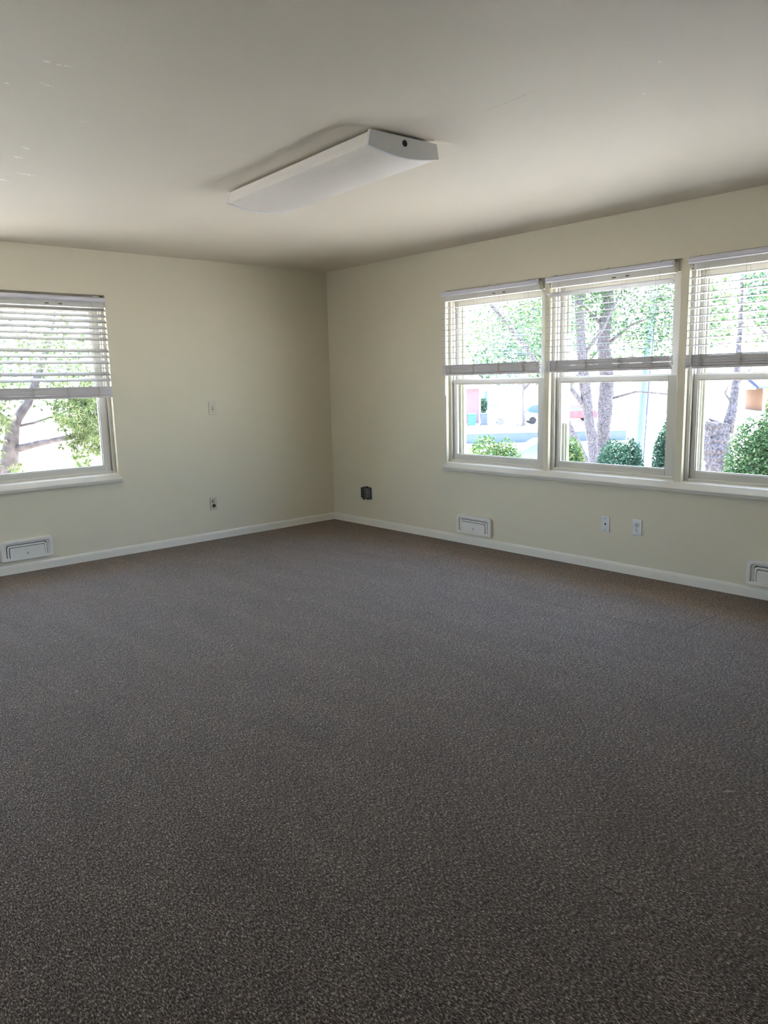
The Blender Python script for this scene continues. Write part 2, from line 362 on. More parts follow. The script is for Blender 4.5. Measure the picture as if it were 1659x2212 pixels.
# ------------------------------------------------------------------ windows
WW, WH = 1.006, ZT - ZS
def framebox(bm, x0, x1, z0, z1, y0, y1, l, r, b, t):
    box(bm, x0, x0 + l, y0, y1, z0, z1); box(bm, x1 - r, x1, y0, y1, z0, z1)
    box(bm, x0 + l, x1 - r, y0, y1, z0, z0 + b); box(bm, x0 + l, x1 - r, y0, y1, z1 - t, z1)
def make_window():
    w = empty('window_1')
    bm = BM()
    framebox(bm, 0, WW, 0, WH, 0.037, 0.075, 0.026, 0.026, 0.026, 0.075)
    framebox(bm, 0, WW, 0, WH, 0.075, 0.135, 0.014, 0.014, 0.018, 0.075)
    box(bm, 0.026, 0.034, 0.060, 0.120, 0.026, WH - 0.07)      # balance tracks
    box(bm, WW - 0.034, WW - 0.026, 0.060, 0.120, 0.026, WH - 0.07)
    build('window_frame', bm, M_vinyl, w, bevel=0.003)
    bm = BM()
    framebox(bm, 0, WW, 0, WH, 0.136, 0.198, 0.050, 0.050, 0.035, 0.055)
    framebox(bm, 0.05, WW - 0.05, 0.035, WH - 0.055, 0.150, 0.165, 0.012, 0.012, 0.012, 0.012)
    build('exterior_casing', bm, M_ext, w, bevel=0.002)
    bm = BM()
    framebox(bm, 0.034, WW - 0.034, 0.020, 0.697, 0.056, 0.084, 0.026, 0.060, 0.050, 0.034)
    framebox(bm, 0.060, WW - 0.094, 0.070, 0.663, 0.062, 0.080, 0.007, 0.007, 0.007, 0.007)
    s = build('lower_sash', bm, M_vinyl, w, bevel=0.003)
    bm = BM(); box(bm, 0.060, WW - 0.094, 0.0705, 0.0735, 0.070, 0.682)
    g = BM(); box(g, 0.062, WW - 0.096, 0.070, 0.073, 0.072, 0.662); bm.free()
    build('glass_pane', g, M_glass, s)
    bm = BM()
    framebox(bm, 0.034, WW - 0.034, 0.668, WH - 0.076, 0.090, 0.118, 0.026, 0.060, 0.030, 0.045)
    framebox(bm, 0.060, WW - 0.094, 0.698, WH - 0.121, 0.096, 0.112, 0.007, 0.007, 0.007, 0.007)
    s = build('upper_sash', bm, M_vinyl, w, bevel=0.003)
    g = BM(); box(g, 0.062, WW - 0.096, 0.103, 0.106, 0.700, WH - 0.123)
    build('glass_pane', g, M_glass, s)
    return w
win = make_window()
spec = [('window_1', (0, -RW[0][0], ZS), -PI / 2, 'first of the three windows, nearest the room corner'),
        ('window_2', (0, -RW[1][0], ZS), -PI / 2, 'middle one of the three windows, with tree trunks outside'),
        ('window_3', (0, -RW[2][0], ZS), -PI / 2, 'third window, cut off by the right edge of the photo'),
        ('window_4', (-LW[0][1], 0, ZS), 0, 'window on the left wall with a pine outside'),
        ('added_window_5', (-LW[1][1], 0, ZS), 0, 'unseen second window added for light on the left wall, outside the frame'),  # out of view, added to let more daylight in
        ('added_window_6', (RX, -BW[0][1], ZS), PI / 2, 'unseen window added for light on the wall outside the frame')]  # out of view, added to brighten the room
for i, (nm, loc, rz, lab) in enumerate(spec):
    o = win if i == 0 else copy_tree(win)
    o.name = nm; o.location = loc; o.rotation_euler = (0, 0, rz); tag(o, lab, 'window', kind='structure')
win.name = 'window_1'

# ------------------------------------------------------------------ blinds
def make_blind(loc, rz, label, top, stack_z, tilt, n, first, pitch, seed, flip=False, wand=True):
    R = random.Random(seed)
    L = 0.974
    b = empty('venetian_blind', (loc[0], loc[1], 0), rz)
    b.location = (loc[0], loc[1], 0)
    tag(b, label, 'blind', 'raised white slatted blinds on the windows')
    # curved valance
    bm = BM(); prof = []
    for k in range(7):
        a = PI / 2 + PI * k / 6 * 0.9
        prof.append((-0.032 + 0.020 * math.cos(a), top - 0.020 + 0.020 * math.sin(a)))
    prof += [(-0.028, top - 0.036), (-0.020, top - 0.004)]
    extrude_profile(bm, prof, 0, L); build('valance', bm, M_rail, b, smooth=False, bevel=0.001)
    # clips over the valance
    for cx in (0.06, L * 0.5, L - 0.1):
        bm = BM(); box(bm, cx, cx + 0.022, -0.050, -0.002, top - 0.002, top + 0.0045); build('valance_clip', bm, M_hrail, b, bevel=0.001)
    # headrail channel with cord slots and end holes
    bm = BM(); box(bm, 0.002, L - 0.002, -0.010, 0.034, top - 0.076, top - 0.012)
    hr = build('headrail', bm, M_hrail, b, bevel=0.002)
    for cx in (0.52, 0.62):
        bm = BM(); box(bm, cx, cx + 0.030, -0.0115, -0.009, top - 0.062, top - 0.056); build('cord_slot', bm, M_dark, hr)
    for cz in (top - 0.046, top - 0.064):
        bm = BM(); box(bm, 0.012, 0.020, -0.0115, -0.009, cz - 0.004, cz + 0.003); build('rivet_hole', bm, M_dark, hr)
    # slats
    bm = BM()
    for k in range(n):
        z = first - k * pitch + R.uniform(-0.0015, 0.0015)
        t = tilt(k, R)
        yc = -0.020
        xo = R.uniform(-0.002, 0.002)
        # gently crowned slat: three strips
        w = 0.025; cs, sn = math.cos(t), math.sin(t)
        pr = []
        for q, cz in ((-1, 0), (-0.4, 0.0016), (0.4, 0.0016), (1, 0)):
            pr.append((yc + q * w * cs - (cz + 0.0019) * sn, z + q * w * sn + (cz + 0.0019) * cs))
        for q, cz in ((1, 0), (0.4, 0.0016), (-0.4, 0.0016), (-1, 0)):
            pr.append((yc + q * w * cs - (cz - 0.0019) * sn, z + q * w * sn + (cz - 0.0019) * cs))
        extrude_profile(bm, pr, 0.004 + xo, L - 0.004 + xo)
    build('slats', bm, M_slat, b)
    # gathered stack and bottom rail
    bm = BM(); z = stack_z + 0.0185
    for k in range(9):
        dy = (0.0045 if k % 2 else -0.002) + R.uniform(-0.002, 0.002); dx = R.uniform(-0.006, 0.006); h = 0.0072
        rot = Matrix.Rotation(R.uniform(-0.02, 0.02), 3, 'X')
        box(bm, 0.004 + dx, L - 0.004 + dx, -0.047 + dy, 0.004 + dy, z, z + h, rot); z += 0.0076
    build('slat_stack', bm, M_stack, b, bevel=0.0012)
    bm = BM(); extrude_profile(bm, [(-0.045, stack_z), (0.003, stack_z), (0.006, stack_z + 0.016), (-0.02, stack_z + 0.019), (-0.048, stack_z + 0.016)], 0.002, L - 0.002)
    build('bottom_rail', bm, M_stack, b, bevel=0.002)
    # ladder cords with bunched loops
    for cx in (0.11, 0.36, 0.62, 0.86):
        bm = BM()
        for yy in (-0.047, 0.006):
            tube(bm, [(cx, yy, top - 0.05), (cx + 0.001, yy, stack_z + 0.09)], 0.0009, 5)
        tube(bm, [(cx + 0.012, -0.02, top - 0.05), (cx + 0.012, -0.02, stack_z + 0.01)], 0.0009, 5)
        for q in range(3):
            zz = stack_z + 0.088; pts = [(cx, -0.047, zz)]
            for k in range(9):
                zz -= 0.0085; pts.append((cx + (0.013 if (k + q) % 2 else -0.015) * R.uniform(0.3, 1.0), -0.053 - R.uniform(0, 0.006), zz + R.uniform(-.004, .004)))
            tube(bm, pts, 0.0014, 5)
        build('ladder_cord', bm, M_cord, b)
    if wand:
        bm = BM(); tube(bm, [(0.060, -0.050, top - 0.045), (0.052, -0.053, top - 0.07), (0.048, -0.054, 1.25)], [0.0025, 0.0038, 0.0042], 6)
        build('tilt_wand', bm, M_wand, b)
    return b
mid = lambda k, R: (-0.55 if k == 0 else 0.05) + R.uniform(-0.02, 0.02)
flat = lambda k, R: 0.05 + R.uniform(-0.02, 0.02)
lft = lambda k, R: (0.56 if k not in (6, 10) else 0.05) + R.uniform(-0.05, 0.05)
thr = lambda k, R: -0.10 + R.uniform(-0.02, 0.02)
def rb(i): return (0, -RW[i][0] - 0.0, 0)
make_blind((0, -1.586), -PI / 2, 'raised white blind on the window nearest the room corner', 2.093, 1.413, flat, 10, 1.965, 0.0455, 1)
make_blind((0, -2.636), -PI / 2, 'raised white blind on the middle of the three windows', 2.093, 1.413, mid, 10, 1.965, 0.0455, 2)
make_blind((0, -3.711), -PI / 2, 'raised white blind on the window at the right edge', 2.093, 1.413, thr, 10, 1.965, 0.0455, 3)
make_blind((-3.213, 0), 0, 'raised white blind with tilted slats on the left wall window', 2.078, 1.304, lft, 13, 1.985, 0.0450, 4, wand=False)

# ------------------------------------------------------------------ ceiling light
def lens_mat():
    m = new_mat('prismatic white acrylic', (0.95, 0.88, 0.81), rough=0.28, spec=0.5)
    t = m.node_tree; n = t.nodes; l = t.links; b = n['Principled BSDF']
    tcn = n.new('ShaderNodeTexCoord'); ck = n.new('ShaderNodeTexVoronoi'); ck.inputs['Scale'].default_value = 150; ck.inputs['Randomness'].default_value = 0.0
    l.new(tcn.outputs['Object'], ck.inputs['Vector'])
    bp = n.new('ShaderNodeBump'); bp.inputs['Strength'].default_value = 0.9; bp.inputs['Distance'].default_value = 0.003
    l.new(ck.outputs['Distance'], bp.inputs['Height']); l.new(bp.outputs['Normal'], b.inputs['Normal'])
    return m
M_lens = lens_mat()
FL = empty('ceiling_light', (-2.255, -2.89, H), math.radians(-3.2))
tag(FL, 'long white wraparound fluorescent fixture on the ceiling', 'ceiling light')
bm = BM(); box(bm, -0.13, 0.13, -0.60, 0.60, -0.030, -0.0005); build('mounting_pan', bm, M_white, FL, bevel=0.003)
hw, hl = 0.200, 0.640
bm = BM()
prof = [(-hw + 0.012, -0.018), (-hw, -0.075)] + [(-hw + 2 * hw * k / 12, -0.075 - 0.024 * math.sin(PI * k / 12)) for k in range(1, 12)] + [(hw, -0.075), (hw - 0.012, -0.018)]
lo = [bm.verts.new((p[0], -hl + 0.01, p[1])) for p in prof]; hi = [bm.verts.new((p[0], hl - 0.01, p[1])) for p in prof]
n_ = len(prof)
for i in range(n_):
    j = (i + 1) % n_
    bm.faces.new((lo[i], lo[j], hi[j], hi[i]))
bm.faces.new(lo); bm.faces.new(hi[::-1])
build('lens', bm, M_lens, FL, bevel=0.002)
for s_ in (-1, 1):
    bm = BM(); pr2 = [(p[0] * 1.015, p[1] - 0.002 if p[1] < -0.03 else p[1] + 0.006) for p in prof]
    ya, yb = s_ * (hl - 0.012), s_ * (hl + 0.004)
    lo = [bm.verts.new((p[0], ya, p[1])) for p in pr2]; hi = [bm.verts.new((p[0], yb, p[1])) for p in pr2]
    for i in range(n_):
        j = (i + 1) % n_
        bm.faces.new((lo[i], lo[j], hi[j], hi[i]))
    bm.faces.new(lo); bm.faces.new(hi[::-1])
    ec = build('end_cap', bm, M_white, FL, bevel=0.002)
    if s_ < 0:
        bm = BM(); disc(bm, 0.0, -0.040, 0.014, -hl - 0.0045, -hl - 0.0035)
        build('knockout_hole', bm, M_dark, ec)

# ------------------------------------------------------------------ wall fittings (local: X along wall, -Y into the room)
def vent(loc, rz, label, W=0.380, Z0=0.092, Z1=0.250):
    v = empty('wall_vent', loc, rz); tag(v, label, 'vent', 'low white wall registers')
    h = Z1 - Z0
    bm = BM(); plate(bm, rrect(0.02, W - 0.02, 0.02, h - 0.02, 0.01), -0.003, -0.0005); build('duct_opening', bm, M_dark, v)
    bm = BM(); ring(bm, rrect(0, W, 0, h, 0.030, rb=0.008), rrect(0.026, W - 0.026, 0.022, h - 0.024, 0.020, rb=0.004), -0.026, 0.0)
    build('faceplate', bm, M_ventp, v, bevel=0.005)
    bm = BM(); ring(bm, rrect(0.026, W - 0.026, 0.016, h - 0.024, 0.020, rb=0.004), rrect(0.042, W - 0.042, 0.022, h - 0.036, 0.018, rb=0.004), -0.012, -0.003)
    ring(bm, rrect(0.047, W - 0.047, 0.016, h - 0.041, 0.018, rb=0.004), rrect(0.059, W - 0.059, 0.022, h - 0.054, 0.012, rb=0.004), -0.018, -0.003)
    build('louver', bm, M_ventp, v, bevel=0.0015)
    bm = BM(); plate(bm, rrect(0.064, W - 0.064, 0.016, h - 0.059, 0.010, rb=0.002), -0.024, -0.003)
    d = build('damper_plate', bm, M_ventp, v, bevel=0.002)
    bm = BM(); box(bm, W / 2 - 0.002, W / 2 + 0.002, -0.0255, -0.0235, 0.040, 0.056); build('damper_slot', bm, M_dark, d)
    return v
vent((-3.187, 0, 0.100), 0, 'white wall vent low on the left wall below the window')
vent((0, -1.722, 0.092), -PI / 2, 'white wall vent below the window nearest the room corner')
vent((0, -4.160, 0.083), -PI / 2, 'white wall vent cut off by the right edge of the photo')

def cover(name, loc, rz, label, cat, mat, w=0.072, h=0.114):
    o = empty(name, loc, rz); tag(o, label, cat)
    bm = BM(); plate(bm, rrect(-w / 2, w / 2, -h / 2, h / 2, 0.004, 3), -0.006, 0.0); build('cover_plate', bm, mat, o, bevel=0.002)
    return o
def screw(o, x, z, r=0.0032, mat=None, y=-0.0075):
    bm = BM(); disc(bm, x, z, r, y, -0.0055, 10); return build('screw', bm, mat or M_dark, o)

# phone jack on the left wall
o = cover('phone_jack', (-1.332, 0, 1.181), 0, 'ivory jack plate at mid height on the left wall, right of the window', 'wall plate', M_ivory)
screw(o, 0, 0.030, 0.0022); screw(o, 0, -0.030, 0.0022)
bm = BM(); disc(bm, 0, 0.008, 0.0045, -0.0072, -0.0055); disc(bm, 0.0, -0.010, 0.0058, -0.0072, -0.0055); build('jack_socket', bm, M_dark, o)
# outlet on the left wall: one worn ivory receptacle over one dark brown one
o = cover('wall_outlet', (-1.377, 0, 0.329), 0, 'ivory outlet with a dark brown lower socket, low on the left wall', 'outlet', M_ivory, 0.070, 0.114)
bm = BM(); plate(bm, rrect(-0.016, 0.016, -0.036, -0.005, 0.013, 5), -0.0085, -0.0055); tag(build('receptacle', bm, M_brown, o), 'dark brown lower socket')
bm = BM(); plate(bm, rrect(-0.016, 0.016, 0.006, 0.034, 0.012, 5), -0.0072, -0.0055); build('receptacle', bm, M_brown, o)
bm = BM(); plate(bm, rrect(-0.010, 0.017, 0.011, 0.029, 0.006, 4), -0.0105, -0.0070); build('receptacle_insert', bm, M_ivory, o)
# coax plate and duplex outlet on the right wall
o = cover('cable_plate', (0, -3.152, 0.335), -PI / 2, 'white cable plate with a single hole, below the middle window', 'wall plate', M_white, 0.068, 0.112)
for cz in (0.041, -0.041): screw(o, 0, cz, 0.0030)
bm = BM(); disc(bm, 0, 0.0, 0.0065, -0.0075, -0.0055); build('cable_hole', bm, M_dark, o)
o = cover('wall_outlet', (0, -3.400, 0.341), -PI / 2, 'white duplex outlet right of the cable plate, below the middle window', 'outlet', M_white, 0.070, 0.112)
for cz in (0.020, -0.020):
    bm = BM(); plate(bm, rrect(-0.017, 0.017, cz - 0.0145, cz + 0.0145, 0.012, 5), -0.0085, -0.0055); r = build('receptacle', bm, M_white, o, bevel=0.0008)
    bm = BM()
    box(bm, -0.0085, -0.0050, -0.0092, -0.0080, cz + 0.001, cz + 0.009); box(bm, 0.0050, 0.0080, -0.0092, -0.0080, cz + 0.002, cz + 0.009)
    disc(bm, 0, cz - 0.0065, 0.0032, -0.0092, -0.0080); build('contact_slot', bm, M_dark, r)
screw(o, 0, 0, 0.0022)
# open steel junction box near the corner
J = empty('junction_box', (0, -0.533, 0.318), -PI / 2); tag(J, 'grey steel electrical box on the right wall beside the room corner', 'junction box')
bm = BM(); plate(bm, rrect(-0.062, 0.062, -0.062, 0.058, 0.012, 4), -0.006, 0.0); build('back_plate', bm, M_steel, J, bevel=0.002)
bm = BM(); box(bm, -0.054, 0.000, -0.044, -0.004, -0.050, 0.045); build('box_body', bm, M_steel, J, bevel=0.006, seg=3)
bm = BM(); box(bm, 0.004, 0.050, -0.034, -0.004, -0.048, 0.054); build('box_body', bm, M_steel, J, bevel=0.008, seg=3)
bm = BM(); box(bm, -0.047, -0.004, -0.0465, -0.0435, -0.042, 0.034); build('cover', bm, new_mat('black socket face', (0.03, 0.03, 0.035), rough=0.5), J, bevel=0.001)
for x_, z_, y_ in ((-0.022, -0.058, -0.035), (0.020, 0.060, -0.026), (-0.030, 0.049, -0.040), (0.030, -0.054, -0.028)):
    bm = BM(); box(bm, x_ - 0.011, x_ + 0.011, y_ - 0.005, y_ + 0.008, z_ - 0.006, z_ + 0.006); build('mounting_ear', bm, M_dark, J, bevel=0.003)
bm = BM(); tube(bm, [(-0.045, -0.048, 0.048), (-0.010, -0.050, 0.046)], 0.004, 8); build('clamp', bm, M_dark, J)

# ceiling hairline crack as shallow groove and specks of lint on the carpet
def lint(loc, rz, label, s):
    bm = BM(); tube(bm, [(-0.022 * s, 0, 0.0035), (-0.008 * s, 0.003, 0.004), (0, 0, 0.005), (0.009 * s, -0.002, 0.004), (0.024 * s, 0.003, 0.0035)],
                    [0.0008, 0.0016, 0.0034 * s, 0.0014, 0.0007], 6)
    o = build('lint_thread', bm, new_mat('white lint', (0.75, 0.72, 0.66), rough=0.9), None, smooth=True)
    o.location = loc; o.rotation_euler = (0, 0, rz); tag(o, label, 'lint')
lint((-2.350, -5.102, 0), -0.75, 'white thread of lint on the carpet at the right', 1.0)
lint((-3.613, -2.669, 0), 0.3, 'tiny white fleck of lint on the carpet at the left', 0.55)

# ------------------------------------------------------------------ outdoors
GZ = -2.6
bm = BM(); vs = [bm.verts.new(v) for v in ((-90, -70, GZ), (170, -70, GZ), (170, 150, GZ), (-90, 150, GZ))]; bm.faces.new(vs)
g_ = build('ground', bm, M_ground); tag(g_, 'bright sunlit driveway and street outside the windows', 'ground', kind='structure')

def leaves(cx, cy, cz, rx, ry, rz, n, size, R, shell=0.35, V=None, Fc=None, zmin=None):
    V = [] if V is None else V; Fc = [] if Fc is None else Fc
    for _ in range(n):
        while True:
            d = Vector((R.uniform(-1, 1), R.uniform(-1, 1), R.uniform(-1, 1)))
            if shell < d.length < 1: break
        p = Vector((cx + d.x * rx, cy + d.y * ry, cz + d.z * rz))
        if zmin is not None and p.z < zmin: p.z = zmin + R.uniform(0, 0.3)
        a = Vector((R.gauss(0, 1), R.gauss(0, 1), R.gauss(0, 0.6))).normalized()
        b = a.cross(Vector((R.gauss(0, 1), R.gauss(0, 1), R.gauss(0, 1)))).normalized()
        s = size * R.uniform(0.6, 1.3); c = a.cross(b) * s * 0.15
        i = len(V)
        V += [p - a * s, p + b * s * 0.42 + c, p + a * s, p - b * s * 0.42 + c]
        Fc += [(i, i + 1, i + 2), (i, i + 2, i + 3)]
    return V, Fc

def shrub(label, blobs, n, size, mat, seed, group='shrubs below the windows'):
    R = random.Random(seed)
    x = sum(b[0] for b in blobs) / len(blobs); y = sum(b[1] for b in blobs) / len(blobs)
    e_ = empty('shrub', (x, y, GZ)); tag(e_, label, 'shrub', group)
    V, Fc = [], []
    tot = sum(b[3] * b[5] for b in blobs)
    for b in blobs:
        leaves(b[0] - x, b[1] - y, b[2] - GZ, b[3], b[4], b[5], int(n * b[3] * b[5] / tot), size, R, 0.3, V, Fc, 0.05)
    ptsmesh('foliage', V, Fc, mat, e_)
    bm = BM()
    for b in blobs:
        for k in range(4):
            tx, ty = b[0] - x + R.uniform(-.5, .5) * b[3], b[1] - y + R.uniform(-.5, .5) * b[4]
            tube(bm, [((b[0] - x) * .6 + R.uniform(-.1, .1), (b[1] - y) * .6, 0.0), (tx * .8, ty * .8, (b[2] - GZ) * .5), (tx, ty, b[2] - GZ + b[5] * .5)], [0.035, 0.025, 0.008], 6)
    build('stem', bm, M_bark, e_)
    return e_

def tree(label, trunk, radii, branches, crowns, n, size, mat, seed, bark=None, name='tree', group='trees outside the windows'):
    R = random.Random(seed); bx, by = trunk[0][0], trunk[0][1]
    e_ = empty(name, (bx, by, GZ)); tag(e_, label, 'tree', group)
    rel = lambda p: (p[0] - bx, p[1] - by, p[2] - GZ)
    bm = BM()
    # subdivide and roughen
    pts, rad = [], []
    for i in range(len(trunk) - 1):
        for k in range(10):
            t = k / 10; a = Vector(rel(trunk[i])).lerp(Vector(rel(trunk[i + 1])), t)
            jr = radii[i] * 0.02 if (i or k) else 0
            pts.append(a + Vector((R.uniform(-jr, jr), R.uniform(-jr, jr), 0))); rad.append((radii[i] * (1 - t) + radii[i + 1] * t) * R.uniform(0.97, 1.03))
    pts.append(Vector(rel(trunk[-1]))); rad.append(radii[-1])
    tube(bm, pts, rad, 18)
    for v in bm.verts: v.co += Vector((R.uniform(-1, 1), R.uniform(-1, 1), R.uniform(-1, 1))) * radii[0] * 0.085
    build('trunk', bm, bark or M_bark, e_, smooth=True)
    for br, r0 in branches:
        bm = BM(); k = len(br); tube(bm, [rel(p) for p in br], [r0 * (1 - 0.75 * i / (k - 1)) for i in range(k)], 8); build('branch', bm, bark or M_bark, e_, smooth=True)
    if crowns:
        V, Fc = [], []; tot = sum(c[3] * c[5] for c in crowns)
        for c in crowns:
            leaves(c[0] - bx, c[1] - by, c[2] - GZ, c[3], c[4], c[5], int(n * c[3] * c[5] / tot), size, R, 0.2, V, Fc, 0.3)
        ptsmesh('foliage', V, Fc, mat, e_)
    return e_

# trees seen through the middle window
tree('forked leaning tree, left of the thick trunk outside the middle window',
     [(12.72, 4.9, GZ), (12.65, 5.11, -0.67), (12.7, 5.38, 0.71), (12.72, 5.5, 1.31), (12.79, 5.66, 2.27), (12.9, 5.9, 4.2), (13.1, 6.2, 6.0)], [0.17, 0.13, 0.13, 0.14, 0.12, 0.09, 0.04],
     [([(12.68, 5.3, 0.45), (12.45, 5.69, 1.05), (12.30, 5.95, 1.60), (12.0, 6.3, 2.6)], 0.08), ([(12.75, 5.6, 1.9), (13.1, 5.2, 2.6), (13.3, 4.8, 3.6)], 0.06)],
     [(12.3, 6.3, 4.0, 1.3, 1.5, 1.4), (13.0, 5.6, 5.4, 1.8, 1.8, 1.6), (12.6, 6.6, 1.9, 0.6, 0.6, 0.9)], 5600, 0.060, M_leaf, 11)
tree('thick rough-barked tree in the middle of the middle window',
     [(13.70, 5.40, GZ), (13.73, 5.47, -0.6), (13.77, 5.55, -0.34), (13.95, 5.62, 0.66), (14.07, 5.65, 1.29), (14.12, 5.84, 2.3), (14.34, 5.88, 3.31), (14.6, 5.9, 5.6)], [0.26, 0.20, 0.185, 0.19, 0.185, 0.17, 0.15, 0.06],
     [([(14.05, 5.6, 0.75), (14.5, 5.0, 0.95), (15.0, 4.3, 0.86), (15.4, 3.9, 0.9)], 0.035), ([(14.15, 5.8, 2.2), (14.6, 5.3, 2.75), (15.2, 4.6, 3.1)], 0.06),
      ([(14.1, 5.8, 1.7), (14.5, 5.2, 1.9), (15.0, 4.6, 1.75)], 0.03), ([(14.2, 5.85, 2.7), (13.8, 6.4, 3.4), (13.4, 6.9, 3.9)], 0.06)],
     [(14.6, 5.0, 3.5, 1.7, 1.9, 1.2), (15.0, 4.3, 2.35, 1.2, 1.3, 0.55), (13.9, 6.4, 4.6, 1.7, 1.7, 1.4), (15.2, 3.9, 3.1, 1.0, 1.0, 0.9)], 7600, 0.062, M_leaf, 12)
# pale leaning pole
p_ = empty('utility_pole', (15.75, 5.76, GZ)); tag(p_, 'pale blue-grey leaning pole right of the thick tree outside the middle window', 'pole')
bm = BM(); tube(bm, [(0, 0, 0), (0.50, 0.13, 1.52), (0.95, 0.26, 3.86), (1.12, 0.30, 4.68), (1.9, 0.5, 8.2)], [0.125, 0.115, 0.10, 0.095, 0.08], 16); build('shaft', bm, M_pole, p_, smooth=True)
bm = BM(); tube(bm, [(0.15, -0.10, 0), (0.62, 0.02, 1.52), (1.05, 0.16, 3.86), (1.22, 0.20, 4.68), (1.99, 0.41, 8.2)], 0.022, 8); build('conduit', bm, new_mat('blue conduit', (0.05, 0.075, 0.17), rough=0.5), p_, smooth=True)
# broken tree in the third window
tree('tree with a broken thick stub and a thin live stem, outside the right window',
     [(9.08, 0.14, GZ), (9.10, 0.19, -0.9), (9.10, 0.21, -0.28), (9.17, 0.27, 0.15), (9.19, 0.28, 0.50)], [0.27, 0.235, 0.215, 0.23, 0.21],
     [([(9.30, 0.15, 0.30), (9.38, 0.14, 0.62), (9.45, 0.14, 0.76), (9.55, 0.15, 1.20), (9.62, 0.17, 1.6), (9.72, 0.2, 2.2), (9.9, 0.3, 3.4)], 0.115),
      ([(9.57, 0.15, 1.22), (9.66, 0.03, 1.32), (9.72, -0.05, 1.50)], 0.035), ([(9.42, 0.14, 0.85), (9.35, 0.25, 1.02), (9.42, 0.22, 1.18)], 0.025), ([(9.2, 0.3, 0.48), (9.08, 0.42, 0.58)], 0.05)],
     [(10.4, -0.6, 3.0, 1.1, 1.1, 0.9), (10.1, 0.0, 4.2, 1.4, 1.4, 1.0), (10.6, -1.1, 2.1, 0.7, 0.8, 0.8)], 5200, 0.048, M_leafb, 13)
# left part of the first window: slanting tree
tree('slender slanting tree with sparse leaves outside the window nearest the corner',
     [(11.2, 3.9, GZ), (10.9, 4.2, -0.6), (10.35, 4.9, 1.3), (10.01, 5.39, 2.16), (9.58, 5.99, 3.09), (9.2, 6.5, 4.0)], [0.10, 0.08, 0.055, 0.05, 0.04, 0.02],
     [([(10.2, 5.1, 1.6), (10.7, 5.0, 2.1), (11.0, 4.8, 2.5)], 0.03), ([(9.9, 5.5, 2.3), (9.5, 5.3, 2.7), (9.2, 5.4, 2.9)], 0.025)],
     [(9.8, 5.9, 2.9, 1.2, 1.3, 0.8), (9.3, 6.5, 2.2, 0.9, 0.9, 0.9), (10.9, 5.3, 2.7, 0.8, 0.9, 0.6)], 1500, 0.045, M_leafy, 14)
tree('distant trunk beside the parked white car outside the window nearest the corner',
     [(47.33, 34.64, GZ), (47.4, 34.85, -0.56), (47.6, 34.9, 0.4), (47.8, 34.95, 1.5), (48.2, 35.1, 5)], [0.38, 0.32, 0.30, 0.36, 0.2],
     [([(47.6, 34.9, 0.2), (48.2, 34.1, 1.2), (49.0, 33.3, 2.0)], 0.12), ([(47.5, 34.9, 0.3), (46.8, 35.7, 1.4), (46.1, 36.6, 2.2)], 0.14)],
     [(46.6, 36.4, 2.6, 2.4, 2.4, 1.9), (48.7, 34.2, 5.0, 4.0, 4.0, 2.4)], 2600, 0.20, M_leafb, 15)
# spreading tree behind everything, seen in the upper panes
far = [('broad leafy tree far behind the leaning pole', 30, 6, 4.2, 3.4, 16, M_leafy), ('broad leafy tree far behind the broken stub', 26, -4.5, 3.4, 3.6, 17, M_leafb),
       ('tall far tree behind the slanting slender tree', 34, 21, 4.0, 4.0, 18, M_leaf)]
for lab, x, y, z, r, sd, mt in far:
    tree(lab, [(x, y, GZ), (x + .2, y, 0), (x + .1, y + .2, z)], [0.3, 0.24, 0.12],
         [([(x + .2, y, 0.6), (x + 1.2, y - 1, 2.4), (x + 1.8, y - 1.6, 3.4)], 0.14), ([(x + .2, y, 0.9), (x - .8, y + 1.2, 2.6), (x - 1.2, y + 2, 3.6)], 0.14)],
         [(x, y, z + 1, r, r, r * .75), (x + r * .6, y - r * .6, z - .4, r * .7, r * .7, r * .5), (x - r * .5, y + r * .7, z - .2, r * .7, r * .7, r * .5)], 3000, 0.14, mt, sd)
shrub('yellow-green leafy shrub below the window nearest the corner', [(5.24, 2.45, -0.42, 0.42, 0.42, 0.86), (5.48, 2.20, -0.50, 0.34, 0.34, 0.88)], 11000, 0.036, M_leafy, 21)
shrub('low green shrub at the foot of the forked tree', [(7.85, 2.75, -0.62, 0.40, 0.40, 0.80), (8.02, 2.66, -0.62, 0.34, 0.30, 0.86)], 10000, 0.036, M_leafy, 22)
shrub('blue-green shrub in front of the thick trunk', [(8.60, 2.05, -0.68, 0.40, 0.36, 0.86), (8.98, 1.90, -0.66, 0.30, 0.28, 0.86)], 12000, 0.036, M_leafb, 23)
shrub('taller dense green shrub right of the leaning pole', [(9.56, 1.28, -0.28, 0.34, 0.34, 1.00), (9.42, 1.46, -0.5, 0.22, 0.22, 0.85)], 12000, 0.034, M_leafb, 24)
shrub('big green shrub beside the broken tree outside the right window', [(7.60, -1.00, -0.30, 0.42, 0.4, 1.0), (8.2, -0.95, -0.35, 0.42, 0.36, 0.85), (7.9, -1.5, 0.30, 0.6, 0.5, 0.95)], 24000, 0.034, M_leaf, 25)
shrub('round hedge shrub beside the distant pink house', [(63.9, 53.2, -1.7, 0.6, 0.6, 0.95)], 700, 0.16, M_leafb, 26, group='distant shrubs')

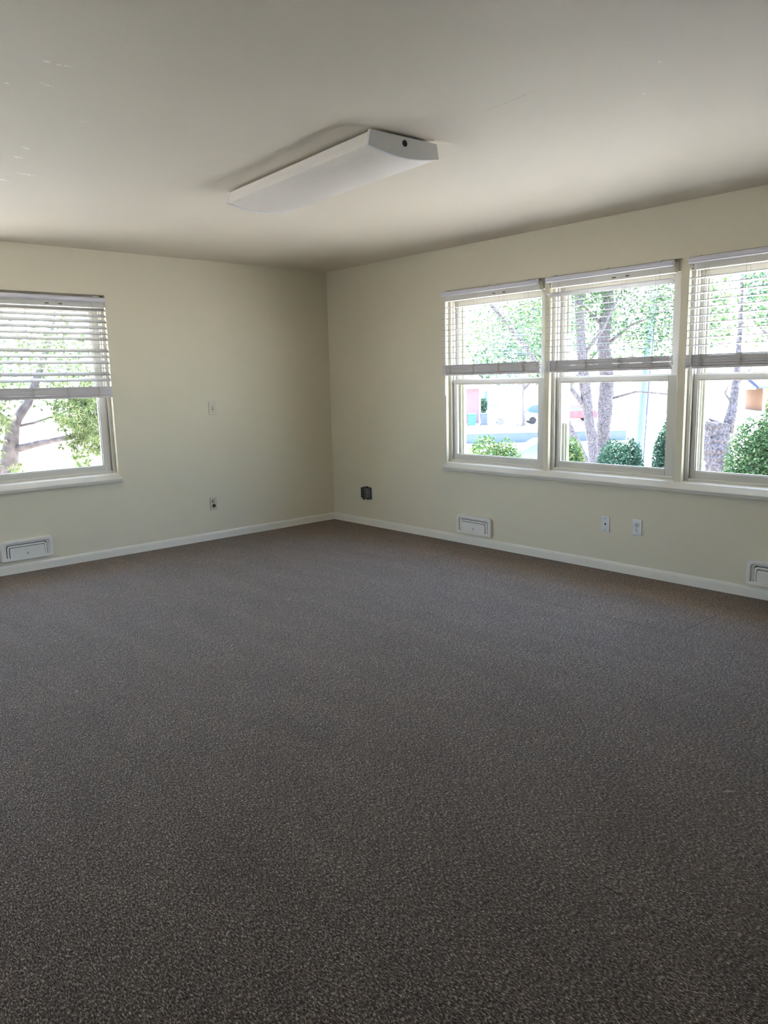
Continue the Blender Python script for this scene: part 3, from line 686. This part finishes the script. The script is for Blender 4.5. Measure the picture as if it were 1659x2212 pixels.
# low retaining wall across the drive
dv = (Vector((34.51, 23.41)) - Vector((31.07, 26.49))).normalized(); ang = math.atan2(dv.y, dv.x)
bm = BM(); box(bm, -9, 8, -0.15, 0.15, 0.0, 0.62)
W_ = empty('retaining_wall', (32.8, 25.0, GZ), ang); tag(W_, 'low blue-grey wall with a white cap across the driveway', 'low wall')
build('wall_face', bm, new_mat('blue grey block', (0.065, 0.085, 0.11), rough=0.8, var=0.2, scale=2), W_, bevel=0.02)
bm = BM(); box(bm, -9.1, 8.1, -0.22, 0.22, 0.621, 0.72); build('coping', bm, M_white, W_, bevel=0.02)

# distant houses
M_pink = new_mat('pale pink stucco', (0.17, 0.11, 0.125), rough=0.8, var=0.08)
M_roof = new_mat('tan shingle roof', (0.22, 0.15, 0.11), rough=0.9, var=0.25, scale=3)
def house(label, x, y, rz, w, d, h, roofh, mwall, mroof, door=None):
    hs = empty('house', (x, y, GZ), rz); tag(hs, label, 'house', 'houses across the street')
    bm = BM(); box(bm, 0, w, 0, d, 0, h); build('wall', bm, mwall, hs)
    bm = BM(); ov = 0.8
    extrude_profile(bm, [(-ov, h), (d + ov, h), (d + ov, h + 0.18), (d / 2, h + roofh), (-ov, h + 0.18)], -ov, w + ov); build('roof', bm, mroof, hs)
    for cx in (0.0, w):
        bm = BM(); box(bm, cx - 0.08, cx + 0.08, -0.06, 0.10, 0, h - 0.02); build('corner_trim', bm, M_white, hs)
    if door:
        bm = BM(); box(bm, door[0], door[1], -0.08, -0.005, 0.02, door[2]); build('garage_door', bm, door[3], hs, bevel=0.02)
    return hs
# nearest corner of the pink house stands at (45.9, 38.0); its front runs to the left of the view
hs = house('pale pink house behind the rubbish bins', 39.2, 50.6, math.atan2(38.0 - 48.0, 45.9 - 36.2), 13.93, 9.0, 3.15, 2.0, M_pink, M_roof)
house('far white house with a blue garage door beyond the round shrub', 79.8, 67.3, math.atan2(-8.5, 8.5), 9, 8, 3.0, 1.8, new_mat('white siding', (0.5, 0.5, 0.5), rough=0.7), M_roof, (0.5, 3.3, 2.3, new_mat('blue door', (0.05, 0.09, 0.22), rough=0.6)))
house('long low tan-roofed house behind the thick tree trunk', 66.5, 39.5, math.atan2(-14.0, 13.0), 15, 8, 2.3, 1.6, new_mat('cream siding', (0.35, 0.33, 0.29), rough=0.7), M_roof)
house('orange brick house seen right of the broken tree', 79.0, 27.5, math.atan2(-12.0, 10.0), 14, 8, 2.4, 1.5, new_mat('orange brick', (0.28, 0.15, 0.08), rough=0.8, var=0.2), new_mat('blue grey shingle', (0.06, 0.08, 0.15), rough=0.8, var=0.2))

# wheeled bins
def bin_(loc, rz, col, label):
    b_ = empty('wheeled_bin', loc, rz); tag(b_, label, 'bin', 'wheeled bins by the pink house')
    m = new_mat(col[0], col[1], rough=0.5)
    bm = BM(); a = [bm.verts.new(v) for v in ((-.27, -.30, .08), (.27, -.30, .08), (.27, .30, .08), (-.27, .30, .08))]; c = [bm.verts.new(v) for v in ((-.34, -.40, 1.0), (.34, -.40, 1.0), (.34, .40, 1.0), (-.34, .40, 1.0))]
    for i in range(4): bm.faces.new((a[i], a[(i + 1) % 4], c[(i + 1) % 4], c[i]))
    bm.faces.new(a[::-1]); bm.faces.new(c); build('bin_body', bm, m, b_, bevel=0.03)
    bm = BM(); extrude_profile(bm, [(-.44, 1.0), (.44, 1.0), (.44, 1.06), (0, 1.13), (-.44, 1.07)], -.37, .37); build('lid', bm, m, b_, bevel=0.015)
    for s_ in (-1, 1):
        bm = BM(); tube(bm, [(s_ * .24, .34, .12), (s_ * .31, .34, .12)], 0.12, 12); build('wheel', bm, M_dark, b_)
    return b_
M_lidw = M_white
bin_((45.14, 38.25, GZ), -0.75, ('green bin plastic', (0.02, 0.15, 0.08)), 'green wheeled bin by the pink house wall')
bin_((45.98, 37.55, GZ), -0.75, ('grey bin plastic', (0.06, 0.07, 0.12)), 'grey wheeled bin right of the green bin')
bin_((44.40, 38.90, GZ), -0.75, ('dark blue bin plastic', (0.035, 0.06, 0.10)), 'dark blue bin left of the green bin')

# cars
def car(loc, rz, col, label, glass=(0.05, 0.09, 0.2)):
    c_ = empty('car', loc, rz); tag(c_, label, 'car', 'cars on the driveway')
    mb = new_mat('car paint ' + label[:8], col, rough=0.25)
    bm = BM(); side = [(-2.2, .30), (-2.25, .62), (-2.1, .85), (-1.25, .95), (-.60, 1.38), (.55, 1.45), (1.35, 1.02), (2.1, .96), (2.25, .70), (2.22, .30)]
    lo = [bm.verts.new((p[0], -.86, p[1])) for p in side]; hi = [bm.verts.new((p[0], .86, p[1])) for p in side]
    n = len(side)
    for i in range(n): bm.faces.new((lo[i], lo[(i + 1) % n], hi[(i + 1) % n], hi[i]))
    bm.faces.new(lo); bm.faces.new(hi[::-1]); build('car_body', bm, mb, c_, bevel=0.08, seg=3)
    mg = new_mat('car glass ' + label[:8], glass, rough=0.1)
    for s_ in (-1, 1):
        bm = BM(); plate(bm, [(-1.0, .95), (1.1, .98), (.5, 1.36), (-.52, 1.30)], s_ * .862, s_ * .872); build('side_window', bm, mg, c_)
        for x_ in (-1.4, 1.4):
            bm = BM(); tube(bm, [(x_, s_ * .70, .32), (x_, s_ * .90, .32)], 0.32, 18); build('wheel', bm, M_dark, c_)
    bm = BM(); plate(bm, [(-1.2, .97), (-.66, 1.36), (-.64, 1.38), (-1.22, 1.0)], -.74, .74); build('windscreen', bm, mg, c_)
    return c_
car((49.52, 37.0, GZ), math.atan2(-2.3, 2.6) + PI, (0.72, 0.72, 0.70), 'white car parked behind the distant trunk')
car((57.6, 40.6, GZ), math.atan2(-2.3, 2.6), (0.035, 0.08, 0.20), 'blue car parked right of the distant trunk')
car((21.9, 13.2, GZ), math.atan2(-2.3, 2.6) + PI, (0.07, 0.10, 0.14), 'grey-blue car parked close, lower right of the corner window')
car((54.98, 34.95, GZ), math.atan2(-2.3, 2.6), (0.25, 0.02, 0.03), 'red car glimpsed behind the forked tree outside the middle window')

# lawn to the north and pine outside the left window
bm = BM(); vs = [bm.verts.new(v) for v in ((-12, 16, GZ + .02), (14, 16, GZ + .02), (20, 40, GZ + .02), (-14, 40, GZ + .02))]; bm.faces.new(vs)
tag(build('lawn', bm, M_grass), 'green lawn beyond the pine outside the left window', 'lawn', kind='structure')
R = random.Random(31)
PX, PY = -1.85, 4.70
P = empty('pine_tree', (PX, PY, GZ)); tag(P, 'pine tree with a pinkish trunk close outside the left window', 'tree', 'trees outside the windows')
rel = lambda p: (p[0] - PX, p[1] - PY, p[2] - GZ)
bm = BM(); tube(bm, [rel(p) for p in ((-1.85, 4.70, GZ), (-1.83, 4.66, -0.8), (-1.80, 4.64, 0.30), (-1.73, 4.63, 0.66), (-1.68, 4.62, 0.92), (-1.62, 4.60, 1.05))], [0.20, 0.17, 0.125, 0.10, 0.085, 0.06], 14); build('trunk', bm, M_barkp, P, smooth=True)
limbs = [[(-1.72, 4.63, 0.80), (-1.62, 4.6, 1.02), (-1.49, 4.55, 1.21), (-1.39, 4.51, 1.45), (-1.2, 4.5, 1.9), (-1.0, 4.5, 2.6)],
         [(-1.75, 4.63, 0.60), (-1.60, 4.50, 0.64), (-1.42, 4.37, 0.69), (-1.24, 4.21, 0.73), (-0.9, 4.0, 0.80)],
         [(-1.70, 4.64, 0.95), (-1.9, 4.9, 1.2), (-2.2, 5.2, 1.5)], [(-1.67, 4.63, 0.90), (-1.45, 4.5, 0.95), (-1.25, 4.4, 1.02), (-0.9, 4.3, 1.15)],
         [(-1.72, 4.63, 0.70), (-1.95, 4.4, 0.75), (-2.2, 4.1, 0.85)]]
for lb, r0 in zip(limbs, (0.075, 0.055, 0.04, 0.02, 0.03)):
    bm = BM(); tube(bm, [rel(p) for p in lb], [r0 * (1 - .5 * i / (len(lb) - 1)) for i in range(len(lb))], 10); build('branch', bm, M_barkp, P, smooth=True)
V, Fc = [], []
def tuft(c, s):
    c = Vector(rel(c))
    for k in range(26):
        d = Vector((R.gauss(0, 1), R.gauss(0, 1), R.gauss(0.25, 1))).normalized(); sd = d.cross(Vector((R.gauss(0, 1), R.gauss(0, 1), R.gauss(0, 1)))).normalized() * 0.0048
        e_ = c + d * s * R.uniform(.7, 1.1) + Vector((0, 0, -s * .12)); i = len(V); V.extend([c - sd, c + sd, e_]); Fc.append((i, i + 1, i + 2))
for k in range(1000):
    t = R.random()
    if t < 0.62: c = (-0.95 + R.gauss(0, .22), 4.05 + R.gauss(0, .25), 0.95 + R.gauss(0, .26))
    elif t < 0.80: c = (-2.0 + R.gauss(0, .10), 4.35 + R.gauss(0, .2), 1.15 + R.gauss(0, .2))
    elif t < 0.88: c = (-1.85 + R.gauss(0, .12), 4.50 + R.gauss(0, .2), 0.55 + R.gauss(0, .14))
    elif True: c = (-1.2 + R.gauss(0, .3), 4.4 + R.gauss(0, .3), 1.9 + R.gauss(0, .3))
    if -1.90 < c[0] < -1.22 and 0.42 < c[2] < 0.92: continue
    if -1.75 < c[0] < -1.40 and 0.9 < c[2] < 1.3: continue
    tuft(c, 0.12)
ptsmesh('needle_cluster', V, Fc, M_needle, P)
tree('leafy bush-like tree beyond the pine, behind the left window blind', [(4.6, 15.0, GZ), (4.6, 15.1, 0), (4.4, 15.2, 1.4)], [0.2, 0.16, 0.06], [],
     [(2.6, 15.2, 1.9, 2.2, 1.6, 1.0), (4.8, 14.0, 1.6, 1.6, 1.4, 0.9)], 2600, 0.075, M_leafy, 33)
